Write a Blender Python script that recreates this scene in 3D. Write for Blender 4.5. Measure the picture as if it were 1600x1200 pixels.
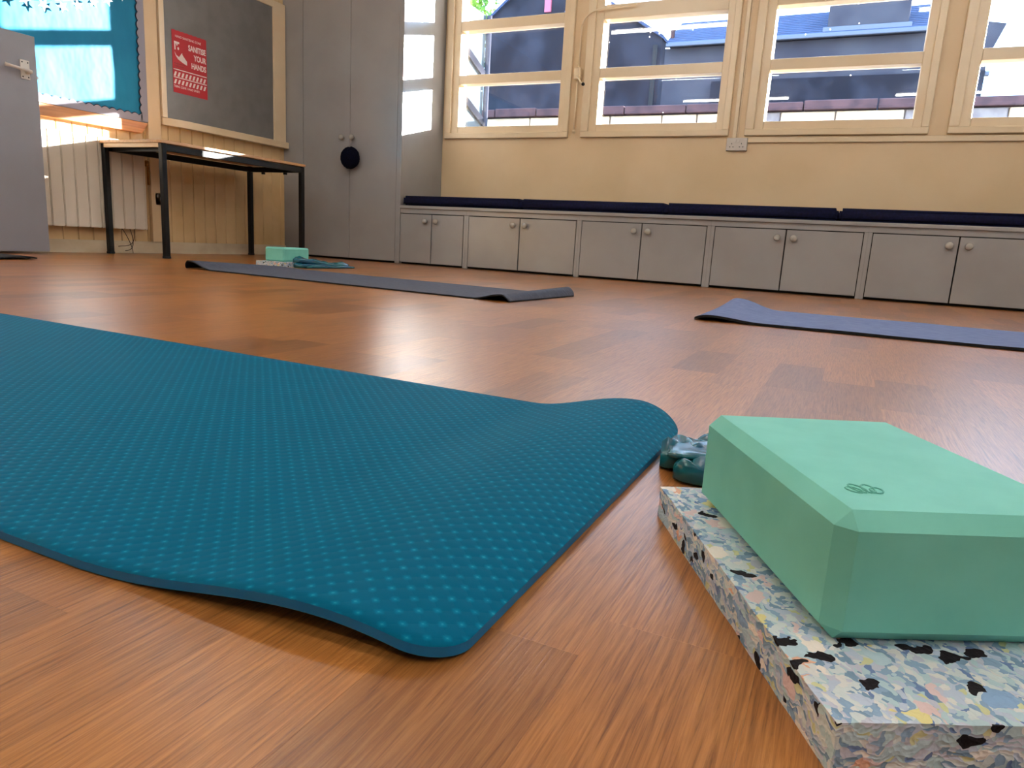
import bpy, bmesh, math, random
from mathutils import Vector, Matrix, noise
random.seed(7)
S = bpy.context.scene
C = S.collection
for o in list(bpy.data.objects): bpy.data.objects.remove(o)

# ------------------------------------------------------------------ camera
FPX, YAW, PITCH, ROLL, CAMH = 1093.56, -.43301, .20057, .05741, .2223
f_ = Vector((math.sin(YAW)*math.cos(PITCH), math.cos(YAW)*math.cos(PITCH), -math.sin(PITCH)))
r0 = Vector((math.cos(YAW), -math.sin(YAW), 0)); u0 = r0.cross(f_)
r_ = r0*math.cos(ROLL) + u0*math.sin(ROLL); u_ = u0*math.cos(ROLL) - r0*math.sin(ROLL)
cam = bpy.data.cameras.new('camera'); camo = bpy.data.objects.new('camera', cam); C.objects.link(camo)
M = Matrix((r_, u_, -f_)).transposed().to_4x4(); M.translation = (0, 0, CAMH); camo.matrix_world = M
cam.sensor_fit = 'HORIZONTAL'; cam.sensor_width = 36; cam.lens = 36*FPX/1600; cam.clip_start = .02; cam.clip_end = 300
S.camera = camo

# ------------------------------------------------------------------ world, sun, exposure
w = bpy.data.worlds.new('sky'); S.world = w; w.use_nodes = True
nt = w.node_tree; nt.nodes.clear()
def N(nt, t, **k):
    n = nt.nodes.new(t)
    for a, b in k.items(): setattr(n, a, b)
    return n
out = N(nt, 'ShaderNodeOutputWorld'); bg = N(nt, 'ShaderNodeBackground')
tc = N(nt, 'ShaderNodeTexCoord'); sp = N(nt, 'ShaderNodeSeparateXYZ'); rp = N(nt, 'ShaderNodeValToRGB')
rp.color_ramp.elements[0].position = 0; rp.color_ramp.elements[0].color = (.50, .76, 1, 1)
rp.color_ramp.elements[1].position = .75; rp.color_ramp.elements[1].color = (.20, .46, .95, 1)
mp = N(nt, 'ShaderNodeMapping'); mp.inputs['Scale'].default_value = (1.2, 1.2, 6)
nz = N(nt, 'ShaderNodeTexNoise'); nz.inputs['Scale'].default_value = 1.6; nz.inputs['Detail'].default_value = 6
cr = N(nt, 'ShaderNodeValToRGB'); cr.color_ramp.elements[0].position = .48; cr.color_ramp.elements[1].position = .72
mx = N(nt, 'ShaderNodeMixRGB'); mx.inputs[2].default_value = (.95, .97, 1, 1)
L = nt.links.new
L(tc.outputs['Generated'], sp.inputs[0]); L(sp.outputs['Z'], rp.inputs[0])
L(tc.outputs['Generated'], mp.inputs[0]); L(mp.outputs[0], nz.inputs['Vector']); L(nz.outputs[0], cr.inputs[0])
L(cr.outputs[0], mx.inputs[0]); L(rp.outputs[0], mx.inputs[1]); L(mx.outputs[0], bg.inputs[0]); L(bg.outputs[0], out.inputs[0])
bg.inputs[1].default_value = 4.4

SUN_DIR = Vector((-1, -1.327, -.344)).normalized()
sl = bpy.data.lights.new('sun', 'SUN'); sl.energy = 21; sl.angle = .0093; sl.color = (1, .98, .94)
so = bpy.data.objects.new('sun', sl); C.objects.link(so); so.rotation_euler = SUN_DIR.to_track_quat('-Z', 'Y').to_euler(); so.location = (6, 9, 6)

S.view_settings.view_transform = 'Standard'; S.view_settings.look = 'None'
S.view_settings.exposure = 1.27; S.view_settings.gamma = 1; S.view_settings.use_curve_mapping = False

# ------------------------------------------------------------------ materials
def lin(c):
    return tuple(((v/255)/12.92 if v/255 <= .04045 else ((v/255+.055)/1.055)**2.4) for v in c) + (1,)
MATS = {}
def mat(name, col, rough=.5, spec=.5, metal=0, coat=0, sheen=0):
    m = bpy.data.materials.new(name); m.use_nodes = True
    b = m.node_tree.nodes['Principled BSDF']
    b.inputs['Base Color'].default_value = lin(col); b.inputs['Roughness'].default_value = rough
    b.inputs['Specular IOR Level'].default_value = spec; b.inputs['Metallic'].default_value = metal
    b.inputs['Coat Weight'].default_value = coat; b.inputs['Sheen Weight'].default_value = sheen
    MATS[name] = m
    return m
def vary(m, col2, scale=(1, 1, 1), size=8, detail=5, lo=.4, hi=.65, coord='Position', bump=0, bumpdist=.002):
    """second colour mixed in by stretched noise, with optional fine relief"""
    nt = m.node_tree; b = nt.nodes['Principled BSDF']; l = nt.links.new
    if coord == 'Position': src = N(nt, 'ShaderNodeNewGeometry').outputs['Position']
    else: src = N(nt, 'ShaderNodeTexCoord').outputs[coord]
    mp = N(nt, 'ShaderNodeMapping'); mp.inputs['Scale'].default_value = scale
    nz = N(nt, 'ShaderNodeTexNoise'); nz.inputs['Scale'].default_value = size; nz.inputs['Detail'].default_value = detail
    cr = N(nt, 'ShaderNodeValToRGB'); cr.color_ramp.elements[0].position = lo; cr.color_ramp.elements[1].position = hi
    cr.color_ramp.elements[0].color = b.inputs['Base Color'].default_value; cr.color_ramp.elements[1].color = lin(col2)
    l(src, mp.inputs[0]); l(mp.outputs[0], nz.inputs['Vector']); l(nz.outputs[0], cr.inputs[0]); l(cr.outputs[0], b.inputs['Base Color'])
    if bump:
        bp = N(nt, 'ShaderNodeBump'); bp.inputs['Strength'].default_value = bump; bp.inputs['Distance'].default_value = bumpdist
        l(nz.outputs[0], bp.inputs['Height']); l(bp.outputs[0], b.inputs['Normal'])
    return m
cream = vary(mat('cream_paint', (226, 198, 158), .42), (219, 190, 148), size=2)
creamg = vary(mat('cream_gloss', (230, 208, 174), .3), (225, 202, 166), size=4)
creamw = vary(mat('cream_boards', (226, 194, 144), .38), (214, 180, 126), size=3)
skirtm = vary(mat('skirting_paint', (214, 198, 170), .4), (196, 176, 146), size=5)
greyp = vary(mat('grey_gloss_paint', (160, 158, 157), .22), (154, 151, 150), size=3, bump=.06, bumpdist=.01)
greyd = vary(mat('grey_door_paint', (140, 138, 144), .35), (134, 132, 138), size=3)
knobm = mat('knob_paint', (168, 164, 156), .25)
gapm = mat('dark_gap', (18, 14, 12), .9)
navy = vary(mat('navy_fabric', (10, 14, 44), .8, .25), (16, 20, 60), size=60, bump=.2)
woolm = vary(mat('navy_wool', (8, 8, 22), .95, .1), (14, 14, 34), size=120, bump=.8, bumpdist=.004)
ceilm = mat('ceiling_white', (238, 238, 238), .8)
offwhite = mat('off_white_paint', (226, 228, 230), .6)
bluegrey = mat('blue_grey_paint', (66, 72, 82), .6)
blackm = mat('black_steel', (7, 7, 8), .4, .3)
tablew = vary(mat('beech_veneer', (196, 150, 102), .35), (180, 132, 86), scale=(8, .6, 8), size=10)
creamedge = mat('pale_edge', (214, 182, 140), .4)
radm = vary(mat('radiator_enamel', (222, 210, 192), .35), (216, 202, 182), size=3)
boardgrey = vary(mat('grey_pinboard', (120, 118, 116), .38), (112, 110, 108), size=9)
bordergrey = mat('border_card', (152, 150, 164), .6)
borderdark = mat('border_edge_dark', (16, 34, 60), .6)  # dark strip behind the grey border, showing past its scallops
paperm = vary(mat('turquoise_paper', (34, 140, 180), .62, .3), (28, 128, 170), scale=(1, 1.3, .8), size=4, detail=3, bump=.35, bumpdist=.04)
pine = vary(mat('pine', (206, 140, 78), .4), (172, 104, 52), scale=(30, .8, 30), size=3, lo=.35, hi=.7)
silver = mat('silver_card', (158, 146, 142), .45)
redm = mat('poster_red', (186, 22, 36), .5)
whitep = mat('print_white', (240, 226, 222), .5)
darkp = mat('print_dark_red', (96, 8, 18), .5)
plastic = mat('cream_plastic', (206, 196, 186), .35)
brass = mat('brass', (150, 110, 60), .3, metal=.8)
cablem = mat('cable_brown', (70, 48, 36), .5)
rubberd = mat('black_rubber', (10, 10, 12), .7)
minty = vary(mat('mint_foam', (120, 198, 180), .6, .4), (114, 192, 174), size=25)
mintd = mat('mint_print', (94, 172, 152), .7)
greymat = vary(mat('grey_mat_fabric', (70, 72, 82), .85, .25), (84, 86, 98), scale=(1, 5, 1), size=40, bump=.3)
bluemat = vary(mat('blue_grey_mat_fabric', (92, 104, 142), .8, .3), (110, 122, 158), scale=(1, 5, 1), size=30, bump=.3)
matunder = mat('mat_underside', (14, 14, 18), .9)
bandm = vary(mat('teal_latex', (12, 94, 98), .25, .6), (16, 80, 112), size=18)
steelw = mat('white_metal', (210, 202, 192), .35)
slate = vary(mat('slate', (42, 52, 76), .8, .2), (58, 70, 96), scale=(1, 1, 9), size=6)
harl = vary(mat('dark_harling', (32, 32, 38), .95, .05), (48, 48, 56), size=1.3, detail=8, bump=.4, bumpdist=.02)
greystone = vary(mat('grey_stone', (68, 66, 72), .9, .1), (54, 52, 60), size=1.1, detail=8)
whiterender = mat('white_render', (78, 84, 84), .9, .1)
palestone = vary(mat('pale_stone', (200, 178, 150), .9, .1), (184, 160, 132), size=3)
palestone2 = vary(mat('grey_pale_stone', (128, 118, 114), .9, .1), (112, 102, 100), size=6)
coping = vary(mat('coping_stone', (90, 66, 66), .9, .1), (70, 54, 56), size=5)
flash = mat('lead_flashing', (84, 88, 100), .6)
pinkm = mat('pink_flue', (160, 76, 92), .7)
leafm = vary(mat('leaf', (120, 150, 34), .6), (70, 116, 24), size=1.5)
barkm = mat('bark', (80, 62, 46), .9)
grassm = mat('outside_ground', (112, 110, 104), .95)
# sunlit foliage lets light through
leafm.node_tree.nodes['Principled BSDF'].inputs['Transmission Weight'].default_value = 0

# lamp tube
tube = bpy.data.materials.new('fluorescent_tube'); tube.use_nodes = True
tb = tube.node_tree.nodes['Principled BSDF']; tb.inputs['Emission Color'].default_value = (.97, 1, .97, 1); tb.inputs['Emission Strength'].default_value = 27
tb.inputs['Base Color'].default_value = (1, .95, .85, 1)

# glass: clear pane with mirror reflections and specks of dirt
glass = bpy.data.materials.new('window_glass'); glass.use_nodes = True
nt = glass.node_tree; nt.nodes.clear(); l = nt.links.new
o_ = N(nt, 'ShaderNodeOutputMaterial'); tr = N(nt, 'ShaderNodeBsdfTransparent'); gl = N(nt, 'ShaderNodeBsdfGlossy'); gl.inputs['Roughness'].default_value = 0.01
fr = N(nt, 'ShaderNodeFresnel'); fr.inputs['IOR'].default_value = 1.45
m1 = N(nt, 'ShaderNodeMixShader'); l(fr.outputs[0], m1.inputs[0]); l(tr.outputs[0], m1.inputs[1]); l(gl.outputs[0], m1.inputs[2])
geo = N(nt, 'ShaderNodeNewGeometry'); vo = N(nt, 'ShaderNodeTexVoronoi'); vo.inputs['Scale'].default_value = 13
cmpn = N(nt, 'ShaderNodeMath', operation='LESS_THAN'); cmpn.inputs[1].default_value = .055
sepc = N(nt, 'ShaderNodeSeparateColor'); cmp2 = N(nt, 'ShaderNodeMath', operation='GREATER_THAN'); cmp2.inputs[1].default_value = .72
mul = N(nt, 'ShaderNodeMath', operation='MULTIPLY'); mul2 = N(nt, 'ShaderNodeMath', operation='MULTIPLY'); mul2.inputs[1].default_value = .5
df = N(nt, 'ShaderNodeBsdfTranslucent'); df.inputs[0].default_value = (.9, .9, .95, 1)
m2 = N(nt, 'ShaderNodeMixShader')
l(geo.outputs['Position'], vo.inputs['Vector']); l(vo.outputs['Distance'], cmpn.inputs[0]); l(vo.outputs['Color'], sepc.inputs[0]); l(sepc.outputs[0], cmp2.inputs[0])
l(cmpn.outputs[0], mul.inputs[0]); l(cmp2.outputs[0], mul.inputs[1]); l(mul.outputs[0], mul2.inputs[0])
l(mul2.outputs[0], m2.inputs[0]); l(m1.outputs[0], m2.inputs[1]); l(df.outputs[0], m2.inputs[2]); l(m2.outputs[0], o_.inputs[0])

# floor: wood-print staves, tone per stave in attribute "tone"
wood = bpy.data.materials.new('wood_stave'); wood.use_nodes = True
nt = wood.node_tree; b = nt.nodes['Principled BSDF']; l = nt.links.new
geo = N(nt, 'ShaderNodeNewGeometry'); at = N(nt, 'ShaderNodeAttribute', attribute_name='tone')
cmb = N(nt, 'ShaderNodeCombineXYZ'); mulo = N(nt, 'ShaderNodeMath', operation='MULTIPLY'); mulo.inputs[1].default_value = 37
l(at.outputs['Fac'], mulo.inputs[0]); l(mulo.outputs[0], cmb.inputs[1]); l(mulo.outputs[0], cmb.inputs[2])
add = N(nt, 'ShaderNodeVectorMath', operation='ADD'); l(geo.outputs['Position'], add.inputs[0]); l(cmb.outputs[0], add.inputs[1])
mp = N(nt, 'ShaderNodeMapping'); mp.inputs['Scale'].default_value = (96, 3.2, 1); l(add.outputs[0], mp.inputs[0])
n1 = N(nt, 'ShaderNodeTexNoise'); n1.inputs['Scale'].default_value = 5; n1.inputs['Detail'].default_value = 7; n1.inputs['Roughness'].default_value = .65; n1.inputs['Distortion'].default_value = .6; l(mp.outputs[0], n1.inputs['Vector'])
mpb = N(nt, 'ShaderNodeMapping'); mpb.inputs['Scale'].default_value = (6, 1.4, 1); l(add.outputs[0], mpb.inputs[0])
n2 = N(nt, 'ShaderNodeTexNoise'); n2.inputs['Scale'].default_value = 2.2; n2.inputs['Detail'].default_value = 3; l(mpb.outputs[0], n2.inputs['Vector'])
cr = N(nt, 'ShaderNodeValToRGB'); e = cr.color_ramp.elements
e[0].position = .30; e[0].color = lin((116, 69, 31)); e[1].position = .62; e[1].color = lin((186, 125, 66)); x = e.new(.45); x.color = lin((160, 101, 47))
l(n1.outputs[0], cr.inputs[0])
cr2 = N(nt, 'ShaderNodeValToRGB'); e = cr2.color_ramp.elements
e[0].position = 0; e[0].color = (.54, .50, .50, 1); e[1].position = 1; e[1].color = (1.0, .98, .95, 1)
mt = N(nt, 'ShaderNodeMath', operation='ADD'); mt2 = N(nt, 'ShaderNodeMath', operation='MULTIPLY_ADD'); mt2.inputs[1].default_value = .7; mt2.inputs[2].default_value = -.35
l(n2.outputs[0], mt2.inputs[0]); l(mt2.outputs[0], mt.inputs[0]); l(at.outputs['Fac'], mt.inputs[1]); l(mt.outputs[0], cr2.inputs[0])
mm = N(nt, 'ShaderNodeMixRGB', blend_type='MULTIPLY'); mm.inputs[0].default_value = 1; l(cr.outputs[0], mm.inputs[1]); l(cr2.outputs[0], mm.inputs[2]); l(mm.outputs[0], b.inputs['Base Color'])
bp = N(nt, 'ShaderNodeBump'); bp.inputs['Strength'].default_value = .28; bp.inputs['Distance'].default_value = .0012; l(n1.outputs[0], bp.inputs['Height']); l(bp.outputs[0], b.inputs['Normal'])
b.inputs['Roughness'].default_value = .28; b.inputs['Specular IOR Level'].default_value = .5

# teal exercise mat: diamond lattice relief
teal = bpy.data.materials.new('teal_mat'); teal.use_nodes = True
nt = teal.node_tree; b = nt.nodes['Principled BSDF']; l = nt.links.new
tcn = N(nt, 'ShaderNodeTexCoord'); mp = N(nt, 'ShaderNodeMapping'); mp.inputs['Rotation'].default_value = (0, 0, math.pi/4); mp.inputs['Scale'].default_value = (1, 1, 0)
nzd = N(nt, 'ShaderNodeTexNoise'); nzd.inputs['Scale'].default_value = 160; nzd.inputs['Detail'].default_value = 2
l(tcn.outputs['Object'], mp.inputs[0]); l(tcn.outputs['Object'], nzd.inputs['Vector'])
sx = N(nt, 'ShaderNodeSeparateXYZ'); l(mp.outputs[0], sx.inputs[0])
def absin(sock, k):
    a = N(nt, 'ShaderNodeMath', operation='MULTIPLY'); a.inputs[1].default_value = k; l(sock, a.inputs[0])
    s = N(nt, 'ShaderNodeMath', operation='SINE'); l(a.outputs[0], s.inputs[0])
    q = N(nt, 'ShaderNodeMath', operation='ABSOLUTE'); l(s.outputs[0], q.inputs[0]); return q.outputs[0]
P = .0112
A_, B_ = absin(sx.outputs[0], math.pi/P), absin(sx.outputs[1], math.pi/P)
mn = N(nt, 'ShaderNodeMath', operation='MULTIPLY'); l(A_, mn.inputs[0]); l(B_, mn.inputs[1])       # 0 on the lattice lines
mxx = N(nt, 'ShaderNodeMath', operation='MAXIMUM'); l(A_, mxx.inputs[0]); l(B_, mxx.inputs[1])      # 0 on the lattice points
c1 = N(nt, 'ShaderNodeValToRGB'); e = c1.color_ramp.elements; e[0].position = 0; e[0].color = lin((40, 142, 166)); e[1].position = .62; e[1].color = lin((0, 92, 122))
x = e.new(.22); x.color = lin((0, 114, 144))
mixn = N(nt, 'ShaderNodeMath', operation='MULTIPLY_ADD'); mixn.inputs[1].default_value = .42; l(nzd.outputs[0], mixn.inputs[0])
mav = N(nt, 'ShaderNodeMath', operation='MULTIPLY_ADD'); mav.inputs[1].default_value = .25; l(mn.outputs[0], mav.inputs[0]); 
sc = N(nt, 'ShaderNodeMath', operation='MULTIPLY_ADD'); sc.inputs[1].default_value = .75; sc.inputs[2].default_value = -.2; l(mxx.outputs[0], sc.inputs[0]); l(sc.outputs[0], mav.inputs[2]); l(mav.outputs[0], mixn.inputs[2])
l(mixn.outputs[0], c1.inputs[0]); l(c1.outputs[0], b.inputs['Base Color'])
hb = N(nt, 'ShaderNodeMath', operation='MULTIPLY_ADD'); hb.inputs[1].default_value = .25; l(nzd.outputs[0], hb.inputs[0]); l(mn.outputs[0], hb.inputs[2])
bp = N(nt, 'ShaderNodeBump'); bp.inputs['Strength'].default_value = .4; bp.inputs['Distance'].default_value = .0010; l(hb.outputs[0], bp.inputs['Height']); l(bp.outputs[0], b.inputs['Normal'])
b.inputs['Roughness'].default_value = .6; b.inputs['Specular IOR Level'].default_value = .04
tealedge = mat('teal_mat_edge', (0, 104, 152), .6)

# reconstituted chip foam
chip = bpy.data.materials.new('chip_foam'); chip.use_nodes = True
nt = chip.node_tree; b = nt.nodes['Principled BSDF']; l = nt.links.new
tcn = N(nt, 'ShaderNodeTexCoord')
wn = N(nt, 'ShaderNodeTexNoise'); wn.inputs['Scale'].default_value = 60; wn.inputs['Detail'].default_value = 3
vm = N(nt, 'ShaderNodeVectorMath', operation='MULTIPLY_ADD'); vm.inputs[1].default_value = (.02, .02, .02)
l(tcn.outputs['Object'], wn.inputs['Vector']); l(wn.outputs['Color'], vm.inputs[0]); l(tcn.outputs['Object'], vm.inputs[2])
def vor(scale, stretch):
    mp = N(nt, 'ShaderNodeMapping'); mp.inputs['Scale'].default_value = stretch; l(vm.outputs[0], mp.inputs[0])
    v = N(nt, 'ShaderNodeTexVoronoi'); v.inputs['Scale'].default_value = scale; l(mp.outputs[0], v.inputs['Vector'])
    s = N(nt, 'ShaderNodeSeparateColor'); l(v.outputs['Color'], s.inputs[0]); return v, s
def ramp(sock, cols):
    c = N(nt, 'ShaderNodeValToRGB'); c.color_ramp.interpolation = 'CONSTANT'; e = c.color_ramp.elements
    e[0].position = 0; e[0].color = lin(cols[0][1]); e[1].position = cols[1][0]; e[1].color = lin(cols[1][1])
    for p, k in cols[2:]: x = e.new(p); x.color = lin(k)
    l(sock, c.inputs[0]); return c
va, sa = vor(250, (1, .6, 1.6)); vb, sb = vor(80, (1, .7, 2.0)); vc, sc_ = vor(66, (.75, 1.25, 2.0))
fine = ramp(sa.outputs[0], [(0, (176, 202, 206)), (.16, (214, 218, 214)), (.32, (110, 146, 186)), (.46, (186, 194, 214)), (.6, (230, 222, 214)), (.72, (76, 120, 160)), (.82, (196, 190, 206)), (.92, (214, 208, 130)), (.96, (30, 80, 160))])
big = ramp(sb.outputs[0], [(0, (236, 226, 216)), (.3, (222, 196, 196)), (.5, (184, 206, 214)), (.7, (226, 214, 150)), (.8, (226, 176, 150)), (.88, (140, 170, 204))])
mk = N(nt, 'ShaderNodeMath', operation='GREATER_THAN'); mk.inputs[1].default_value = .78; l(sb.outputs[1], mk.inputs[0])
soft = N(nt, 'ShaderNodeMixRGB'); soft.inputs[0].default_value = .3; soft.inputs[2].default_value = lin((190, 206, 212)); l(fine.outputs[0], soft.inputs[1])
x1 = N(nt, 'ShaderNodeMixRGB'); l(mk.outputs[0], x1.inputs[0]); l(soft.outputs[0], x1.inputs[1]); l(big.outputs[0], x1.inputs[2])
bk = N(nt, 'ShaderNodeMath', operation='GREATER_THAN'); bk.inputs[1].default_value = .80; l(sc_.outputs[2], bk.inputs[0])
dk = N(nt, 'ShaderNodeMath', operation='LESS_THAN'); dk.inputs[1].default_value = .42; l(vc.outputs['Distance'], dk.inputs[0])
bm_ = N(nt, 'ShaderNodeMath', operation='MULTIPLY'); l(bk.outputs[0], bm_.inputs[0]); l(dk.outputs[0], bm_.inputs[1])
x2 = N(nt, 'ShaderNodeMixRGB'); x2.inputs[2].default_value = lin((30, 24, 28)); l(bm_.outputs[0], x2.inputs[0]); l(x1.outputs[0], x2.inputs[1]); l(x2.outputs[0], b.inputs['Base Color'])
bp = N(nt, 'ShaderNodeBump'); bp.inputs['Strength'].default_value = .6; bp.inputs['Distance'].default_value = .0012; l(va.outputs['Distance'], bp.inputs['Height']); l(bp.outputs[0], b.inputs['Normal'])
b.inputs['Roughness'].default_value = .85; b.inputs['Specular IOR Level'].default_value = .2

# ------------------------------------------------------------------ builders
def bx(bm, x0, x1, y0, y1, z0, z1):
    vs = [bm.verts.new((x, y, z)) for x in (x0, x1) for y in (y0, y1) for z in (z0, z1)]
    for f in ((0, 1, 3, 2), (4, 6, 7, 5), (0, 4, 5, 1), (2, 3, 7, 6), (0, 2, 6, 4), (1, 5, 7, 3)): bm.faces.new([vs[i] for i in f])
    return vs
def tubepath(bm, pts, r, n=10, caps=True):
    pts = [Vector(p) for p in pts]; rings = []
    up = Vector((0, 0, 1))
    for i, p in enumerate(pts):
        d = (pts[min(i+1, len(pts)-1)] - pts[max(i-1, 0)]).normalized()
        a = d.cross(up if abs(d.z) < .95 else Vector((1, 0, 0))).normalized(); c = d.cross(a)
        rr = r[i] if isinstance(r, (list, tuple)) else r
        rings.append([bm.verts.new(p + (a*math.cos(t) + c*math.sin(t))*rr) for t in [2*math.pi*k/n for k in range(n)]])
    for i in range(len(rings)-1):
        for k in range(n): bm.faces.new((rings[i][k], rings[i][(k+1) % n], rings[i+1][(k+1) % n], rings[i+1][k]))
    if caps: bm.faces.new(rings[0][::-1]); bm.faces.new(rings[-1])
def lathe(bm, prof, axis, origin, n=20):
    """prof: (r, h) along axis from origin"""
    ax = Vector(axis).normalized(); a = ax.cross(Vector((0, 0, 1)) if abs(ax.z) < .9 else Vector((1, 0, 0))).normalized(); c = ax.cross(a); o = Vector(origin)
    rings = [[bm.verts.new(o + ax*h + (a*math.cos(t)+c*math.sin(t))*r) for t in [2*math.pi*k/n for k in range(n)]] for r, h in prof]
    for i in range(len(rings)-1):
        for k in range(n): bm.faces.new((rings[i][k], rings[i][(k+1) % n], rings[i+1][(k+1) % n], rings[i+1][k]))
    bm.faces.new(rings[0][::-1]); bm.faces.new(rings[-1])
def prism(bm, poly, fn, d0, d1):
    """poly 2D outline mapped through fn(u, v, depth)"""
    a = [bm.verts.new(fn(u, v, d0)) for u, v in poly]; b = [bm.verts.new(fn(u, v, d1)) for u, v in poly]; n = len(poly)
    bm.faces.new(a[::-1]); bm.faces.new(b)
    for i in range(n): bm.faces.new((a[i], a[(i+1) % n], b[(i+1) % n], b[i]))
def obj(name, bm, m, parent=None, bevel=0, seg=2, smooth=False):
    if bevel:
        bmesh.ops.bevel(bm, geom=list(bm.edges), offset=bevel, segments=seg, affect='EDGES', profile=.5, clamp_overlap=True)
    bmesh.ops.recalc_face_normals(bm, faces=list(bm.faces))
    me = bpy.data.meshes.new(name); bm.to_mesh(me); bm.free()
    for mm in (m if isinstance(m, (list, tuple)) else [m]): me.materials.append(mm)
    if smooth: me.shade_smooth()
    o = bpy.data.objects.new(name, me); C.objects.link(o)
    if parent: o.parent = parent
    return o
def box(name, x0, x1, y0, y1, z0, z1, m, parent=None, bevel=0, seg=2):
    bm = bmesh.new(); bx(bm, x0, x1, y0, y1, z0, z1); return obj(name, bm, m, parent, bevel, seg)
def tag(o, label, cat, group=None):
    o['label'] = label; o['category'] = cat
    if group: o['group'] = group
    return o
def thing(name, label, cat, loc=(0, 0, 0), rotz=0, group=None):
    o = bpy.data.objects.new(name, None); C.objects.link(o); o.location = loc; o.rotation_euler = (0, 0, rotz); o.empty_display_size = .05
    return tag(o, label, cat, group)
def struct(o, label=None, cat=None):
    o['kind'] = 'structure'
    if label: o['label'] = label
    if cat: o['category'] = cat
    return o
def sempty(name, loc=(0, 0, 0)):
    o = bpy.data.objects.new(name, None); C.objects.link(o); o.location = loc; o.empty_display_size = .05; return o

# ------------------------------------------------------------------ room measures
XW, XR, YW, YF, ZC, YB = -4.426, 1.96, 5.33, -2.7, 2.75, 4.73

# floor: dark bed with staves on it, top of the staves at z = 0
fl = struct(box('floor', XW-.1, XR+.1, YF-.1, YW+.25, -.12, -.008, pine), 'warm brown wood-effect floor of short staggered staves', 'floor')
PW, PL = .09, .30
def inview(x, y):
    d = Vector((x, y, 0)) - Vector((0, 0, CAMH)); q = d.dot(f_)
    if q < .1: return 0
    px, py = 800 + FPX*d.dot(r_)/q, 600 - FPX*d.dot(u_)/q
    return 1/q**2*CAMH/q if (-120 < px < 1720 and 300 < py < 1330) else 0
cells = []
ncol = int((XR - XW)/PW) + 1
for i in range(ncol):
    off = random.random()*PL; y = YF - off
    while y < YB + .05:
        cells.append((XW + i*PW, y)); y += PL
def hidden(x, y): return (x + PW < -.18 and y > .29 and y + PL < .84)
score = [(-1 if hidden(x, y) else inview(x+PW/2, y+PL/2), k) for k, (x, y) in enumerate(cells)]
near = set(k for s, k in sorted(score, reverse=True)[:290] if s > 0)
NT = 12
tones = [(.08 + .92*t/(NT-1)) for t in range(NT)]
def stave_mesh(tone, x=0, y=0, bm=None, lay=None):
    g = .00005
    vs = bx(bm, x+g, x+PW-g, y+g, y+PL-g, -.008, 0)
    for v in vs: v[lay] = tone
meshes = []
for t in tones:
    bm = bmesh.new(); lay = bm.verts.layers.float.new('tone'); stave_mesh(t, 0, 0, bm, lay)
    bmesh.ops.recalc_face_normals(bm, faces=list(bm.faces))
    me = bpy.data.meshes.new('plank'); bm.to_mesh(me); bm.free(); me.materials.append(wood); meshes.append(me)
bm = bmesh.new(); lay = bm.verts.layers.float.new('tone')
for k, (x, y) in enumerate(cells):
    t = random.choice(range(NT)) if random.random() < .5 else random.choice(range(5, NT-1))
    if k in near:
        o = bpy.data.objects.new('plank', meshes[t]); C.objects.link(o); o.location = (x, y, 0); o.parent = fl
    else: stave_mesh(tones[t], x, y, bm, lay)
rest = obj('plank_field', bm, wood, fl); rest['kind'] = 'stuff'

struct(box('ceiling', XW-.1, XR+.1, YF-.1, YW+.25, ZC, ZC+.1, ceilm), 'plain white ceiling carrying strip lights', 'ceiling')
struct(box('wall_right', XR, XR+.1, YF, YW, 0, ZC, offwhite), 'plain off-white wall at the end of the window bench', 'wall')
struct(box('wall_front', XW, XR, YF-.1, YF, 0, ZC, bluegrey), 'plain blue-grey wall facing the windows', 'wall')

# left wall of upright tongue-and-groove boards
wl = struct(box('wall_left', XW-.1, XW-.012, YF, YW, 0, ZC, gapm), 'cream wall of upright tongue-and-groove boards', 'wall')
bw = .0985
bm = bmesh.new(); bx(bm, XW-.012, XW, .0012, bw-.0012, 0, ZC)
bmesh.ops.bevel(bm, geom=[e for e in bm.edges if abs(e.verts[0].co.z-e.verts[1].co.z) > 1 and e.verts[0].co.x > XW-.001], offset=.004, segments=1, affect='EDGES')
b0 = obj('board', bm, creamw, wl)
for i in range(int((YW-YF)/bw)):
    o = b0 if i == 0 else b0.copy()
    if i: C.objects.link(o); o.parent = wl
    o.location = (0, YF + i*bw, 0)
bm = bmesh.new(); bx(bm, XW, XW+.018, YF, YB, 0, .068); bx(bm, XW, XW+.012, YF, YB, .068, .08)
struct(obj('baseboard_left', bm, skirtm), 'pale painted skirting along the boarded wall', 'baseboard')

# window wall with four openings
WX = [(-3.212, -2.104), (-2.0, -.892), (-.784, .336), (.44, 1.55)]
ZB, ZT = 1.035, 2.40
bm = bmesh.new()
bx(bm, XW-.1, XR+.1, YW, YW+.22, 0, ZB+.03); bx(bm, XW-.1, XR+.1, YW, YW+.22, ZT-.03, ZC)
xs = [XW-.1] + [v for a, b in WX for v in (a+.03, b-.03)] + [XR+.1]
for i in range(0, len(xs), 2): bx(bm, xs[i], xs[i+1], YW, YW+.22, ZB+.03, ZT-.03)
struct(obj('wall_back', bm, cream), 'cream wall with a row of windows above the bench', 'wall')
GZ = [(1.131, 1.462), (1.532, 1.868), (1.942, 2.28)]
GZ2 = [(1.131, 1.462), (1.532, 1.868), (1.968, 2.28)]
wlab = ['window between the tall grey cupboard and the winder rod', 'window with an opening top light between the winder rod and the double socket', 'window above the cable trunking just past the double socket', 'last window along the bench above the trunking']
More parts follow.
